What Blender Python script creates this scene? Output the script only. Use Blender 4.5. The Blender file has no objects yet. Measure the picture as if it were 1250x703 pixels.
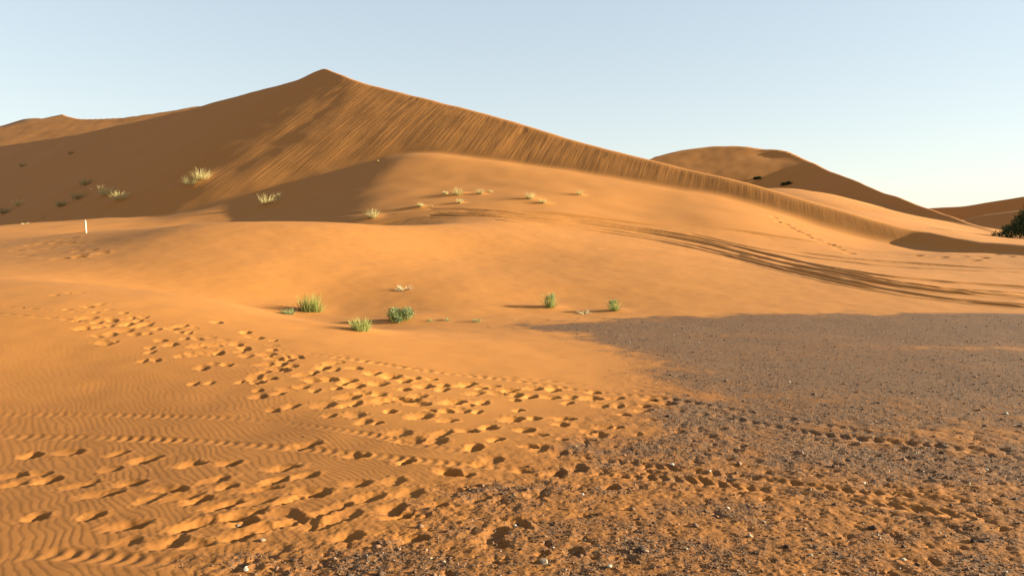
import bpy, math, random
import numpy as np

# ------------------------------------------------------------------ camera, sky, sun
rng = np.random.default_rng(7)
random.seed(7)
scn = bpy.context.scene
COL = scn.collection
CAMZ, FPX, U0, HOR = 1.7, 970.0, 625.0, 290.0      # eye height, focal length in photo pixels, centre column, horizon row
cam = bpy.data.cameras.new('camera')
cam.sensor_width = 36.0
cam.lens = 36.0 * FPX / 1250.0
cam.shift_y = -(351.5 - HOR) / 1250.0
cam.clip_start = 0.1
cam.clip_end = 20000
camo = bpy.data.objects.new('camera', cam)
COL.objects.link(camo)
camo.location = (0, 0, CAMZ)
camo.rotation_euler = (math.radians(90), 0, 0)
scn.camera = camo

SUN_AZ, SUN_EL = math.radians(0), math.radians(13.5)   # azimuth from +X towards +Y
sdir = np.array([math.cos(SUN_AZ) * math.cos(SUN_EL), math.sin(SUN_AZ) * math.cos(SUN_EL), math.sin(SUN_EL)])
w = bpy.data.worlds.new('World')
scn.world = w
w.use_nodes = True
nt = w.node_tree
sky = nt.nodes.new('ShaderNodeTexSky')
sky.sky_type = 'NISHITA'
sky.sun_disc = False
sky.sun_elevation = SUN_EL
sky.sun_rotation = math.radians(90) - SUN_AZ
sky.altitude = 700
sky.air_density = 1.15
sky.dust_density = 0.3
sky.ozone_density = 1.2
bg = nt.nodes['Background']
hsv = nt.nodes.new('ShaderNodeHueSaturation')
hsv.inputs['Saturation'].default_value = 1.0
gam = nt.nodes.new('ShaderNodeGamma')                   # dusty desert air evens the sky out
gam.inputs[1].default_value = 0.45
nt.links.new(sky.outputs[0], gam.inputs[0])
nt.links.new(gam.outputs[0], hsv.inputs['Color'])
nt.links.new(hsv.outputs[0], bg.inputs[0])
bg.inputs[1].default_value = 0.126

sl = bpy.data.lights.new('sun', 'SUN')
sl.energy = 5.0
sl.angle = math.radians(0.6)
sl.color = (1.0, 0.97, 0.72)
so = bpy.data.objects.new('sun', sl)
COL.objects.link(so)
from mathutils import Vector
so.rotation_euler = Vector(sdir).to_track_quat('Z', 'Y').to_euler()
so.location = (200, -20, 80)

scn.view_settings.view_transform = 'Standard'
scn.view_settings.look = 'None'
scn.view_settings.gamma = 1.0
scn.view_settings.use_curve_mapping = False
scn.view_settings.exposure = 1.88
scn.render.engine = 'CYCLES'

# ------------------------------------------------------------------ small maths helpers
def pix(u, v, Y):
    return ((u - U0) / FPX * Y, Y, CAMZ + (HOR - v) / FPX * Y)

def sstep(a, b, x):
    t = np.clip((x - a) / (b - a), 0, 1)
    return t * t * (3 - 2 * t)

def smax(a, b, k):
    h = np.clip(0.5 + 0.5 * (a - b) / k, 0, 1)
    return b + (a - b) * h + k * h * (1 - h)

def smin(a, b, k):
    return -smax(-a, -b, k)

PERM = np.random.default_rng(3).permutation(4096).astype(np.int32)
GA = np.random.default_rng(4).uniform(0, 2 * math.pi, 4096).astype(np.float32)
GX, GY = np.cos(GA), np.sin(GA)

def noise(x, y):
    xi = np.floor(x).astype(np.int64)
    yi = np.floor(y).astype(np.int64)
    xf = x - xi
    yf = y - yi
    def g(ix, iy, dx, dy):
        h = PERM[(PERM[ix & 4095] + iy) & 4095]
        return GX[h] * dx + GY[h] * dy
    uu = xf * xf * xf * (xf * (xf * 6 - 15) + 10)
    vv = yf * yf * yf * (yf * (yf * 6 - 15) + 10)
    a = g(xi, yi, xf, yf)
    b = g(xi + 1, yi, xf - 1, yf)
    c = g(xi, yi + 1, xf, yf - 1)
    d = g(xi + 1, yi + 1, xf - 1, yf - 1)
    return ((a + (b - a) * uu) * (1 - vv) + (c + (d - c) * uu) * vv) * 1.5

def fbm(x, y, o=4, lac=2.03, gain=0.5):
    s, a = 0, 1.0
    for i in range(o):
        s = s + a * noise(x + 17.3 * i, y - 9.1 * i)
        x, y, a = x * lac, y * lac, a * gain
    return s

# ------------------------------------------------------------------ large forms: the low sand surface (smooth interpolation through surveyed points)
PEAK = (397, 83, 105)
GRX, GRY = .165, .52                                   # rise of the slip face to the right and away
def slip_y(u, v):                                     # distance at which the slip face is met in direction (u, v)
    X0, Y0, Z0 = pix(*PEAK)
    c0 = Z0 - CAMZ - GRX * X0 - GRY * Y0
    return c0 / ((HOR - v) / FPX - GRX * (u - U0) / FPX - GRY)
PTS = []
def W(*p): PTS.extend(p)
W((2, 3.5, 0), (-2, 3.5, 0.0), (7, 4, 0), (-6, 4, 0.04), (4, 8, 0), (9, 8, 0), (1.5, 7, 0.0), (14, 10, 0), (5, 13, 0), (9, 14, 0.0), (14, 15, 0.02), (0, 0, 0), (5, 0, 0), (-5, 0, 0), (0, 1.5, 0),
  (-9, 7, .25), (-4.5, 7, .10), (-2, 6, .02), (-14, 12, .7), (12, 2, 0), (-12, 2, .2), (20, 10, 0), (-20, 6, .6), (25, 16, .1))
for u, v, Y in [
    # brow of the rippled foreground sand
    (0, 337, 17), (137, 350, 15.6), (273, 367, 14.0), (420, 398, 12.6), (520, 410, 12.0), (620, 421, 11.6), (720, 434, 10.9),
    # the hollow with the green plants behind it
    (375, 380, 18.3), (487, 392, 16.6), (440, 402, 15.3), (582, 392, 16.3), (671, 375, 19.2), (749, 378, 18.7), (900, 385, 17.4), (1100, 385, 17.4), (1250, 384, 17.5), (700, 392, 16.2), (620, 400, 15),
    (270, 372, 17.5), (160, 352, 18),
    # the bright low dune
    (300, 330, 21), (300, 300, 25), (300, 273, 29.5), (230, 277, 29), (400, 272, 31), (530, 272, 36), (450, 310, 25.8), (450, 345, 21.3), (560, 350, 21), (560, 310, 28.5), (620, 270.5, 40),
    (200, 330, 20.5), (200, 300, 24.5), (100, 320, 22), (100, 300, 28), (0, 315, 25), (0, 297, 36), (104, 283, 46), (160, 277.5, 35), (-150, 320, 26), (-150, 295, 45),
    (700, 350, 22), (700, 310, 30), (700, 280, 40), (800, 350, 22), (800, 310, 31), (900, 350, 22.3), (900, 320, 30), (900, 295, 40), (1000, 350, 22.5), (1000, 325, 30), (1000, 305, 39),
    (1100, 352, 22.5), (1100, 330, 29), (1100, 314, 37), (1250, 355, 23), (1250, 330, 30), (1250, 313, 36.2), (1180, 311.5, 38.5), (1115, 301, 44.5), (1400, 350, 24), (1400, 315, 36),
    # apron of the great dune
    (800, 275, 44), (800, 245, 52.5), (900, 270, 46), (1000, 290, 44.5), (700, 250, 48.5), (700, 225, 56), (600, 258, 45), (600, 235, 52), (600, 212, 60), (520, 238, 52), (520, 260, 45.5), (520, 212, 61),
    (460, 263, 47), (460, 238, 54.5), (460, 213, 62.5), (420, 268, 47.5), (400, 238, 60), (350, 269, 53), (330, 240, 66), (300, 262, 61), (400, 209, 71.3), (450, 199, 71), (360, 218, 70.6),
    # foot of the slip face
    *[(u, v, slip_y(u, v)) for u, v in ((480, 188), (560, 192), (620, 197), (700, 208), (780, 222), (880, 240), (940, 257), (1000, 275), (1060, 289), (270, 247), (200, 267))], (240, 262, 63), (130, 268, 66), (0, 281, 82), (-150, 285, 95),
    # behind the low dune's brow (dip)
    (300, 292, 40), (250, 286, 44), (420, 292, 39), (350, 290, 46), (500, 280, 42),
    # beyond the great dune
    (1000, 242, 85), (1100, 262, 78), (950, 230, 105), (1120, 268, 70), (1250, 292, 62), (1200, 288, 66), (1350, 285, 75), (1110, 262, 92), (1180, 275, 80),
    ]:
    W(pix(u, v, Y))
W((-60, 105, 3), (-90, 120, 8), (-150, 200, 14), (-80, 230, 22), (0, 180, 8), (60, 200, 4), (120, 180, 3), (75, 130, 3.2), (95, 140, 3), (62, 112, 3.4), (55, 130, 5), (150, 90, 4), (0, 120, 6), (20, 110, 6), (-5, 95, 6), (6, 80, 5), (12, 80, 5), (17, 73, 4.5), (22, 90, 5.5), (27, 73, 4.2), (0, 100, 6), (-10, 120, 8), (-250, 300, 20), (0, 350, 10), (250, 300, 8), (-140, 60, 2), (120, 40, 1), (-60, 20, 1.2), (60, 20, .2))
PTS = np.array(PTS)

def warp(x, y):
    r = np.hypot(x, y) + 6.0
    return np.stack([1.6 * x / r, np.log(r) * 1.0 + 0 * x, 0.9 * y / r], -1)

def rbf_fit(P, lam=2e-4):
    q = warp(P[:, 0], P[:, 1])
    r0 = np.hypot(P[:, 0], P[:, 1]) + 6.0
    val = P[:, 2] / r0                      # heights are fitted relative to distance
    n = len(P)
    D = np.linalg.norm(q[:, None] - q[None], axis=-1)
    K = D ** 3
    A = np.zeros((n + 4, n + 4))
    A[:n, :n] = K - lam * np.eye(n) * -1
    A[:n, n] = 1
    A[:n, n + 1:] = q
    A[n:, :n] = A[:n, n:].T
    b = np.zeros(n + 4)
    b[:n] = val
    A[n:, n:] += np.eye(4) * -1e-9
    return q, np.linalg.solve(A, b)

RQ, RC = rbf_fit(PTS)

def base_h(x, y):
    sh = x.shape
    x = x.ravel(); y = y.ravel()
    out = np.empty(len(x), np.float64)
    n = len(RQ)
    q2 = (RQ ** 2).sum(1)
    for i in range(0, len(x), 40000):
        q = warp(x[i:i + 40000], y[i:i + 40000])
        d2 = (q ** 2).sum(1)[:, None] + q2[None] - 2 * q @ RQ.T
        np.maximum(d2, 0, out=d2)
        d = d2 * np.sqrt(d2)
        out[i:i + 40000] = (d @ RC[:n] + RC[n] + q @ RC[n + 1:]) * (np.hypot(x[i:i + 40000], y[i:i + 40000]) + 6.0)
    return out.reshape(sh)

# ------------------------------------------------------------------ dunes with a sharp crest
def plane(gx, gy, u, v, Y):
    X, Y_, Z = pix(u, v, Y)
    return lambda x, y: Z + gx * (x - X) + gy * (y - Y_)

class Dune:
    """face(x, y) is the camera-side face; the crest runs where that face reaches the skyline points; behind it the lee falls away."""
    def __init__(self, face, sil, back=0.25, near=25, far=600, lip=(), soft=2.8):
        self.face, self.back, self.lip = face, back, lip
        us = np.linspace(sil[0][0], sil[-1][0], 500)
        su = np.array([p[0] for p in sil], float); sv = np.array([p[1] for p in sil], float)
        vs = np.interp(us, su, sv)
        k = np.exp(-0.5 * (np.arange(-6, 7) / soft) ** 2); k /= k.sum()
        vs = np.convolve(np.pad(vs, 6, mode='edge'), k, mode='valid')
        lo = np.full_like(us, near); hi = np.full_like(us, far)
        m = (us - U0) / FPX
        t = (HOR - vs) / FPX
        for _ in range(50):
            mid = (lo + hi) / 2
            up = (face(m * mid, mid) - CAMZ) / mid >= t
            hi = np.where(up, mid, hi); lo = np.where(up, lo, mid)
        self.m, self.yc = m, lo
    def h(self, x, y):
        ok = y > 5
        mm = np.where(ok, x / np.where(ok, y, 1), 9)
        yc = np.interp(mm, self.m, self.yc)
        xc = mm * yc
        zc = self.face(np.where(ok, xc, 0), yc)
        d = np.hypot(x - xc, y - yc)
        hf = self.face(x, y)
        hb = zc - self.back * d * (1 - np.exp(-d / 6.0))
        for (lu, ls, la) in self.lip:
            hb = hb + la * np.exp(-((mm * FPX + U0 - lu) / ls) ** 2) * (d / 2.0) * np.exp(1 - d / 2.0)
        out = np.where(y <= yc, smin(hf, zc + .12 * d, .35), np.minimum(hb, hb - .0875 * np.exp(-d / .5)))
        edge = np.maximum(self.m[0] - mm, 0) + np.maximum(mm - self.m[-1], 0)
        out = out - edge * 400
        return np.where(ok, out, -50), d * np.sign(yc - y)

pk = PEAK
PL, PR = plane(.40, .47, *pk), plane(GRX, GRY, *pk)
PT = plane(.55, .10, 1112, 296, slip_y(1112, 296))
def main_face(x, y):
    f = smin(PL(x, y), PR(x, y), 2.2)
    return smax(f, PT(x, y), 0.35)
MAIN = Dune(main_face, [(-420, 235), (-200, 207), (0, 178), (60, 170), (120, 158), (180, 145), (240, 131), (300, 114), (340, 104), (365, 97), (385, 87), (397, 82.5), (412, 89.5), (430, 96.5), (470, 107), (560, 130), (650, 155), (740, 180), (800, 194),
                        (900, 220), (1000, 247), (1060, 263), (1100, 273), (1140, 281), (1170, 289), (1200, 294.5), (1250, 298.5), (1330, 302)], back=0.22, soft=1.0)

PC, PD = plane(.17, .36, 930, 228, 130), plane(.50, .12, 1040, 218, 116)
def far_right_face(x, y):
    f = smax(PC(x, y), PD(x, y), 2.5)
    for (u, v, Y, a, s, el) in [(943, 185.5, 149, .35, 3, 1.6)]:
        X, Y_, Z = pix(u, v, Y)
        dx, dy = x - X, y - Y_
        f = f + a * np.tanh((dx + .3 * dy) / (s * .5)) * np.exp(-(dx / s) ** 2 / el - (dy / s) ** 2 / 3)
    return f
FR = Dune(far_right_face, [(760, 214), (790, 195), (800, 190), (830, 183), (870, 177.5), (905, 178), (930, 182), (948, 182), (962, 184), (1000, 202), (1040, 218.5), (1055, 225), (1080, 235), (1120, 249.5), (1160, 263), (1230, 290)], near=60)
RD = Dune(plane(.40, .20, 1250, 240, 100), [(1080, 285), (1095, 275), (1110, 263), (1125, 253.5), (1180, 249.5), (1250, 239.5), (1400, 222)], near=60)
RD2 = Dune(plane(.27, .17, 1250, 257, 80), [(1090, 300), (1120, 282), (1145, 274), (1200, 262), (1250, 256), (1400, 247)], near=50, back=.1)
FLD = Dune(plane(.15, .38, 65, 136, 300), [(-420, 200), (-150, 175), (0, 147), (30, 140), (50, 136.5), (68, 135.5), (80, 140.5), (95, 145.5), (150, 144), (200, 137), (240, 130), (300, 124), (380, 122)], near=100, far=900)

def terrain(x, y):
    B = base_h(x, y)
    fade = sstep(260, 420, np.hypot(x, y))
    B = B * (1 - fade) + 4.0 * fade
    back = sstep(2.0, -6.0, y)
    B = B * (1 - back) + 0.0 * back
    M, dM = MAIN.h(x, y)
    H = smax(B, M, 0.3)
    lab = np.where(M > B - .15, 1, 0)
    for i, D in ((2, FR), (3, RD), (4, RD2), (5, FLD)):
        h, _ = D.h(x, y)
        lab = np.where(h > H, i, lab)
        H = smax(H, h, 0.5)
    return H, lab, M - B, dM

# ------------------------------------------------------------------ the terrain grid: fine near the eye and within the view, coarse elsewhere
fine = np.linspace(math.radians(-42), math.radians(42), 1000)
lo_ = np.linspace(math.radians(-180), math.radians(-42), 40)[:-1]
hi_ = np.linspace(math.radians(42), math.radians(180), 40)[1:]
TH = np.concatenate([lo_, fine, hi_])
rr = [0.4]
while rr[-1] < 7000:
    r = rr[-1]
    if r < 3.2: d = .25
    elif r < 52: d = min(r * r / 2000, r * (.0048 if r < 18 else .0032))
    elif r < 130: d = r * .0048
    elif r < 330: d = r * .009
    else: d = r * .09
    rr.append(r + d)
RR = np.array(rr)
NR, NC = len(RR), len(TH)
X = RR[:, None] * np.sin(TH)[None]
Y = RR[:, None] * np.cos(TH)[None]
Z, LAB, SLIP, DCREST = terrain(X, Y)
print('grid', NR, NC, NR * NC * 2)

SLOPE = lambda: np.where(Y > .5, (Z - CAMZ) / np.maximum(Y, .5), -9)
def make_view():
    s = SLOPE()
    return np.maximum.accumulate(s, axis=0)
VIEW = make_view()
def hit(u, v):
    """point of the ground seen in direction (u, v)"""
    th = math.atan2(u - U0, FPX)
    j = int(np.argmin(np.abs(TH - th)))
    t = (HOR - v) / FPX
    col = VIEW[:, j]
    i = int(np.searchsorted(col, t))
    i = min(max(i, 1), NR - 1)
    a, b = col[i - 1], col[i]
    f = 0 if b <= a else (t - a) / (b - a)
    r = RR[i - 1] + (RR[i] - RR[i - 1]) * f
    return r * math.sin(th), r * math.cos(th)

def ground_z(x, y):
    th = math.atan2(x, y); r = math.hypot(x, y)
    j = int(np.clip(np.searchsorted(TH, th), 1, NC - 1)); i = int(np.clip(np.searchsorted(RR, r), 1, NR - 1))
    ft = (th - TH[j - 1]) / (TH[j] - TH[j - 1]); fr = (r - RR[i - 1]) / (RR[i] - RR[i - 1])
    a = Z[i - 1, j - 1] * (1 - ft) + Z[i - 1, j] * ft
    b = Z[i, j - 1] * (1 - ft) + Z[i, j] * ft
    return a * (1 - fr) + b * fr

# ------------------------------------------------------------------ where the stony plain lies
GP = [(628, 397), (700, 410), (775, 434), (826, 462), (822, 500), (760, 528), (690, 556), (600, 595), (500, 632), (400, 668), (300, 700), (150, 760), (100, 900), (2600, 900), (2600, 384), (1250, 383), (1100, 383), (900, 384.5), (760, 388)]
GPW = np.array([((u - U0) / FPX * Yg, Yg) for u, v in GP for Yg in [CAMZ * FPX / (v - HOR)]])
def poly_sd(x, y, P):
    d = np.full(x.shape, 1e9); ins = np.zeros(x.shape, bool)
    for k in range(len(P)):
        ax, ay = P[k]; bx, by = P[(k + 1) % len(P)]
        ex, ey = bx - ax, by - ay
        t = np.clip(((x - ax) * ex + (y - ay) * ey) / (ex * ex + ey * ey), 0, 1)
        d = np.minimum(d, np.hypot(x - ax - t * ex, y - ay - t * ey))
        c = ((ay > y) != (by > y)) & (x < (bx - ax) * (y - ay) / (by - ay + 1e-12) + ax)
        ins ^= c
    return np.where(ins, d, -d)

near = RR < 45
n_near = int(near.sum())
Xn, Yn = X[:n_near], Y[:n_near]
Rn = np.hypot(Xn, Yn)
sd = poly_sd(Xn, Yn, GPW)
wob = fbm(Xn * .9, Yn * .9, 4)
wob2 = fbm(Xn * 3.1 + 5, Yn * 3.1, 3)
softw = np.clip(.06 * Rn, .22, .6)
gm = sstep(-softw, softw * 1.3, sd + (.30 + .010 * Rn) * wob + .18 * wob2)
# a sandy streak blown across the far stones, and sandier ground close by
sx, sy = (1130 - U0) / FPX * 12.2, 12.2
streak = np.exp(-((Yn - 12.2 + .12 * (Xn - sx)) / .55) ** 2) * sstep(4.0, 6.5, Xn)
gm = gm * (1 - .65 * streak * np.clip(.8 + wob2, 0, 1))
dens = np.clip(.38 + .62 * sstep(5.6, 9.5, Yn + .8 * wob), 0, 1)
dens = np.clip(dens + .30 * wob2 + .35 * fbm(Xn * .35 + 8, Yn * .9, 3), .10, 1)
GRAV = np.zeros_like(Z)
GRAV[:n_near] = gm * dens
GMASK = gm
GRIT_SHADE = np.zeros_like(Z)

# ------------------------------------------------------------------ relief: ripples, rough stony soil, avalanche streaks
def track_fn(pts):
    """track through ground points seen at these pixels -> (plan curve)"""
    us = np.array([p[0] for p in pts], float); vs = np.array([p[1] for p in pts], float)
    uu = np.linspace(us[0], us[-1], 260)
    vv = np.interp(uu, us, vs)
    k = np.hanning(25); k /= k.sum()
    vv = np.convolve(np.pad(vv, 12, mode='reflect', reflect_type='odd'), k, mode='valid')
    P = np.array([hit(a, b) for a, b in zip(uu, vv)])
    k = np.hanning(17); k /= k.sum()
    Px = np.convolve(np.pad(P[:, 0], 8, mode='reflect', reflect_type='odd'), k, mode='valid')
    Py = np.convolve(np.pad(P[:, 1], 8, mode='reflect', reflect_type='odd'), k, mode='valid')
    s = np.concatenate([[0], np.cumsum(np.hypot(np.diff(Px), np.diff(Py)))])
    return Px, Py, s

def track_coords(tr, rows=None, ext=True):
    Px, Py, s = tr
    m = Px / Py
    a, b = np.searchsorted(TH, math.atan(m.min())), np.searchsorted(TH, math.atan(m.max()))
    js = slice(max(a, 0), min(b + 1, NC))
    rmin, rmax = np.hypot(Px, Py).min() - .8, np.hypot(Px, Py).max() + .8
    i0, i1 = np.searchsorted(RR, rmin), np.searchsorted(RR, rmax)
    sl_ = (slice(i0, i1), js)
    x, y = X[sl_], Y[sl_]
    mm = x / y
    o = np.argsort(m)
    yc = np.interp(mm, m[o], Py[o]); ss = np.interp(mm, m[o], s[o])
    tx = np.gradient(Px, s + np.arange(len(s)) * 1e-9); ty = np.gradient(Py, s + np.arange(len(s)) * 1e-9)
    txi, tyi = np.interp(mm, m[o], tx[o]), np.interp(mm, m[o], ty[o])
    dx, dy = x - mm * yc, y - yc
    d = dx * (-tyi) + dy * txi
    ends = sstep(0, .6, ss - s.min()) * sstep(0, .6, s.max() - ss)
    return sl_, d, ss + dx * txi + dy * tyi, ends

# smooth undulation everywhere
Zadd = np.zeros_like(Z)
Zadd[:n_near] += .012 * fbm(Xn * .7, Yn * .7, 3) * sstep(3, 6, Rn) + .10 * sstep(18, 40, Rn) * fbm(Xn * .09, Yn * .09, 3)
far_ = ~near
Xf, Yf = X[n_near:], Y[n_near:]
Rf = np.hypot(Xf, Yf)
infl = sstep(400, 300, Rf)
Zadd[n_near:] += infl * (.18 * fbm(Xf * .06, Yf * .06, 4))
# wind ripples on the near sand
rm = (1 - GMASK) * sstep(13, 7, Rn) * sstep(-.2, -2.2, Xn + .36 * (Yn - 6.0) + .5 * wob) 
rm += .35 * (1 - GMASK) * sstep(16, 8, Rn) * sstep(1.6, -.4, Xn - .1 * (Yn - 6)) * sstep(7.8, 6.8, Yn)
rm = np.clip(rm, 0, 1)
GRIT_SHADE[:n_near] = np.clip(np.maximum(.9 * rm, sstep(-1.6, .2, sd) * sstep(14, 9, Rn)) + .15 * wob2, 0, 1)  # coarse grains by the stones, plus ripple shading painted in as darker sand
kx, ky = .78, .62
wx = .10 * fbm(Xn * .8 + 3, Yn * .8, 3) + .030 * noise(Xn * 4.3, Yn * 4.3) + .009 * noise(Xn * 11, Yn * 11)
ph = 2 * math.pi * ((Xn + .02 * Xn * Yn * .3) * kx + Yn * ky + wx) / .053
amp = .0008 * (1 + .45 * noise(Xn * 2.2 + 40, Yn * 2.2)) * rm
RIP = np.zeros_like(Z)
RIP[:n_near] = amp * (np.sin(ph) + .42 * np.sin(2 * ph + .5) + .2 * np.sin(3 * ph + 1.0))
# rough stony soil: clods and scuffs
rough = GMASK * sstep(30, 14, Rn)
c1 = fbm(Xn * 7.5, Yn * 7.5, 4, gain=.6)
c2 = noise(Xn * 24, Yn * 24)
lowr = sstep(9, 5.5, Yn)
Zadd[:n_near] += rough * ((.0018 + .0035 * lowr) * c1 + .0022 * c2 + .006 * lowr * np.maximum(c1 - .35, 0) - .022 * lowr * np.maximum(-c1 - .5, 0))
half = np.exp(-((sd + .1) / (.35 + .03 * Rn)) ** 2) * sstep(14, 8, Rn)
Zadd[:n_near] += half * .004 * c1
# avalanche streaks down the slip face, notched along the crest
i0 = np.searchsorted(RR, 38); i1 = np.searchsorted(RR, 125)
xs, ys = X[i0:i1], Y[i0:i1]
gx, gy = GRX, GRY
gl = math.hypot(gx, gy)
tcoord = (xs * gy - ys * gx) / gl                   # along the face, across the fall line
dcoord = (xs * gx + ys * gy) / gl
dd = np.maximum(DCREST[i0:i1], 0)                   # distance below the crest
on = sstep(-.2, 1.2, SLIP[i0:i1]) * (1 - .6 * sstep(-5, 30, xs)) * sstep(.15, 1.1, DCREST[i0:i1])
side = sstep(-36, -27, xs - .12 * (ys - 70))       # fades out on the shaded flank
tcoord = tcoord + .012 * np.maximum(tcoord + 15, 0) ** 2
tw = tcoord + .35 * noise(tcoord * .25, dcoord * .12)
st = .3 * noise(tw * .55, dcoord * .05) + .6 * noise(tw * 1.25 + 9, dcoord * .07) * np.clip(.6 + noise(tw * .22, dcoord * .05), .1, 1.4)
st2 = noise(tcoord * .33 + 4, dcoord * .03)
a_s = .034 * (.45 + .55 * np.clip(st2 + .5, 0, 1))
Zadd[i0:i1] += on * side * (a_s * st + .02 * st2 * sstep(0, 8, dd))
SLIPM = np.zeros_like(Z)
SLIPM[i0:i1] = on * side
notch = np.maximum(noise(tcoord * 1.5 + 70, dcoord * .12) - .05, 0) * np.clip(.4 + 1.6 * noise(tcoord * .45 + 11, dcoord * .1), 0, 1.3)
Zadd[i0:i1] -= on * side * notch * (.05 - .03 * sstep(-5, 25, xs)) * np.exp(-((dd - 1.5) / 1.0) ** 2) * (DCREST[i0:i1] > 0)

Z += Zadd
VIEW = make_view()

MOUNDS = [(378, 379, .55, .05), (440, 403, .5, .05), (489, 391, .7, .06), (671, 375, .45, .05), (750, 379, .4, .04), (582, 392, .2, .02), (535, 392, .35, .02),
          (455, 266, .7, .14), (513, 252.5, .5, .08), (559, 238, .8, .16), (561, 248, .5, .08), (586, 237, .5, .08), (647, 243, .8, .15), (663, 248, .6, .10), (707, 238, .5, .10),
          (326, 249, 1.0, .16), (240, 222, 1.5, .25), (146, 244, 1.2, .2), (130, 238, 1.2, .2), (100, 235, 1.2, .16), (105, 284, .4, .05)]
for (u, v, mr, mh) in MOUNDS:
    mx, my = hit(u, v)
    q0, q1 = np.searchsorted(RR, math.hypot(mx, my) - 4 * mr), np.searchsorted(RR, math.hypot(mx, my) + 4 * mr)
    ex_ = np.where(X[q0:q1] < mx, 2.0, .8)                # a tail of sand on the lee side
    Z[q0:q1] += mh * np.exp(-((X[q0:q1] - mx) / (mr * ex_)) ** 2 - ((Y[q0:q1] - my) / mr) ** 2)
mid = sstep(13, 20, Rn) * (1 - GMASK)
Z[:n_near] += mid * (.003 * fbm(Xn * .9 + 3, Yn * .9, 3))
VIEW = make_view()

# ------------------------------------------------------------------ vehicle and tyre tracks pressed into the sand
TREAD = []
def press_tread(pts, width=.10, depth=.014, pitch=.085, phase=0.0, skew=.35, rim=.35):
    tr = track_fn(pts)
    sl_, d, s, e = track_coords(tr)
    d = d + .02 * noise(s * .9, s * 0 + phase)
    body = np.exp(-(d / width) ** 4)
    lug = .5 + .5 * np.sin(2 * math.pi * (s + skew * np.abs(d)) / pitch + 1.3 * noise(s * 2.0, s * 0 + 3.1))
    wear = np.clip(.7 + 1.0 * noise(s * .9, s * 0 + 9 + phase) + .5 * noise(s * 3.3, s * 0 + 2 + phase), .05, 1.3)
    RIP[sl_] *= 1 - .8 * body * e
    rimg = np.exp(-((np.abs(d) - width * 1.35) / (width * .35)) ** 2)
    Z[sl_] += e * wear * (-depth * body * (.25 + .9 * lug) + depth * rim * rimg * (.6 + .4 * lug))

press_tread([(-40, 505), (0, 507), (140, 506), (260, 509), (340, 515), (430, 526), (520, 545), (600, 556), (700, 556), (800, 570), (900, 581), (1020, 597), (1120, 606), (1270, 622)], .055, .007, .088)
press_tread([(-40, 531), (0, 533), (120, 534), (240, 538), (330, 545), (430, 553), (540, 564), (640, 574), (740, 578), (850, 587), (970, 603), (1090, 618), (1270, 642)], .065, .011, .095, 5)
press_tread([(380, 426), (480, 446), (560, 456), (640, 462), (720, 470), (800, 478), (870, 486), (960, 500), (1060, 515), (1160, 528), (1270, 540)], .035, .008, .16, 9)
press_tread([(320, 424), (420, 437), (520, 453), (620, 463), (720, 478), (800, 484), (880, 497), (960, 511), (1060, 527), (1160, 548), (1270, 566)], .06, .012, .12, 13)
press_tread([(740, 490), (820, 500), (900, 512), (1000, 530), (1100, 540), (1270, 556)], .07, .014, .12, 17)
press_tread([(-40, 381), (0, 383), (80, 389), (160, 398), (260, 412), (330, 425)], .05, .010, .2, 21)
press_tread([(-40, 372), (0, 374), (100, 381), (200, 396)], .04, .006, .2, 25)
press_tread([(-40, 684), (60, 676), (160, 683), (280, 690), (420, 700)], .08, .010, .10, 29)

press_tread([(640, 574), (740, 578), (850, 587), (970, 603), (1090, 618), (1270, 642)], .07, .012, .10, 35, skew=.9)
press_tread([(600, 556), (700, 556), (800, 570), (900, 581), (1020, 597), (1120, 606), (1270, 622)], .055, .010, .10, 39, skew=.9)
press_tread([(840, 492), (900, 512), (1000, 530), (1100, 540), (1270, 556)], .08, .010, .12, 43, skew=.8)

def press_rut(pts, width=.16, depth=.05, phase=0.0):
    tr = track_fn(pts)
    sl_, d, s, e = track_coords(tr)
    d = d + .10 * noise(s * .12, s * 0 + phase) + .02 * noise(s * .7, s * 0 + phase + 3)
    wv = (1 + .9 * sstep(7, 18, X[sl_])) * np.clip(.85 + .5 * noise(s * .25, s * 0 + 5 + phase), .35, 1.3)
    Z[sl_] += e * wv * (-1.0 * depth * np.exp(-(d / (width * .85)) ** 4) + .45 * depth * np.exp(-((np.abs(d) - width * 1.9) / (width * .7)) ** 2))

RUTS = [([(520, 255), (580, 256), (640, 262), (720, 269), (800, 281), (860, 292), (930, 309), (1000, 325), (1080, 338), (1160, 345), (1270, 352)], .20, .055),
        ([(530, 261), (560, 260), (640, 266), (720, 274), (800, 286), (860, 297), (930, 315), (1000, 332), (1080, 348), (1160, 358), (1270, 366)], .20, .06),
        ([(560, 257), (640, 264), (720, 271.5), (800, 283.5), (880, 299), (960, 318), (1040, 335), (1120, 350), (1200, 359), (1270, 364)], .15, .05),
        ([(520, 263), (600, 264), (680, 273), (760, 283), (840, 298), (920, 318), (1000, 337), (1080, 354), (1160, 366), (1270, 374)], .17, .055),
        ([(600, 268), (700, 278), (800, 293), (880, 311), (960, 331), (1040, 349), (1120, 362), (1200, 371), (1270, 377)], .15, .05),
        ([(900, 311), (980, 326), (1060, 341), (1140, 352), (1270, 360)], .13, .04),
        ([(840, 285), (920, 303), (1000, 316), (1080, 325), (1160, 330), (1270, 334)], .14, .03),
        ([(960, 306), (1040, 316), (1120, 322), (1200, 327), (1270, 329)], .12, .025),
        ([(370, 266), (420, 262), (480, 257), (540, 254), (600, 257)], .34, .03),
        ]
for k, (p, wd, dp) in enumerate(RUTS):
    press_rut(p, wd, dp, 3.7 * k)

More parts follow.
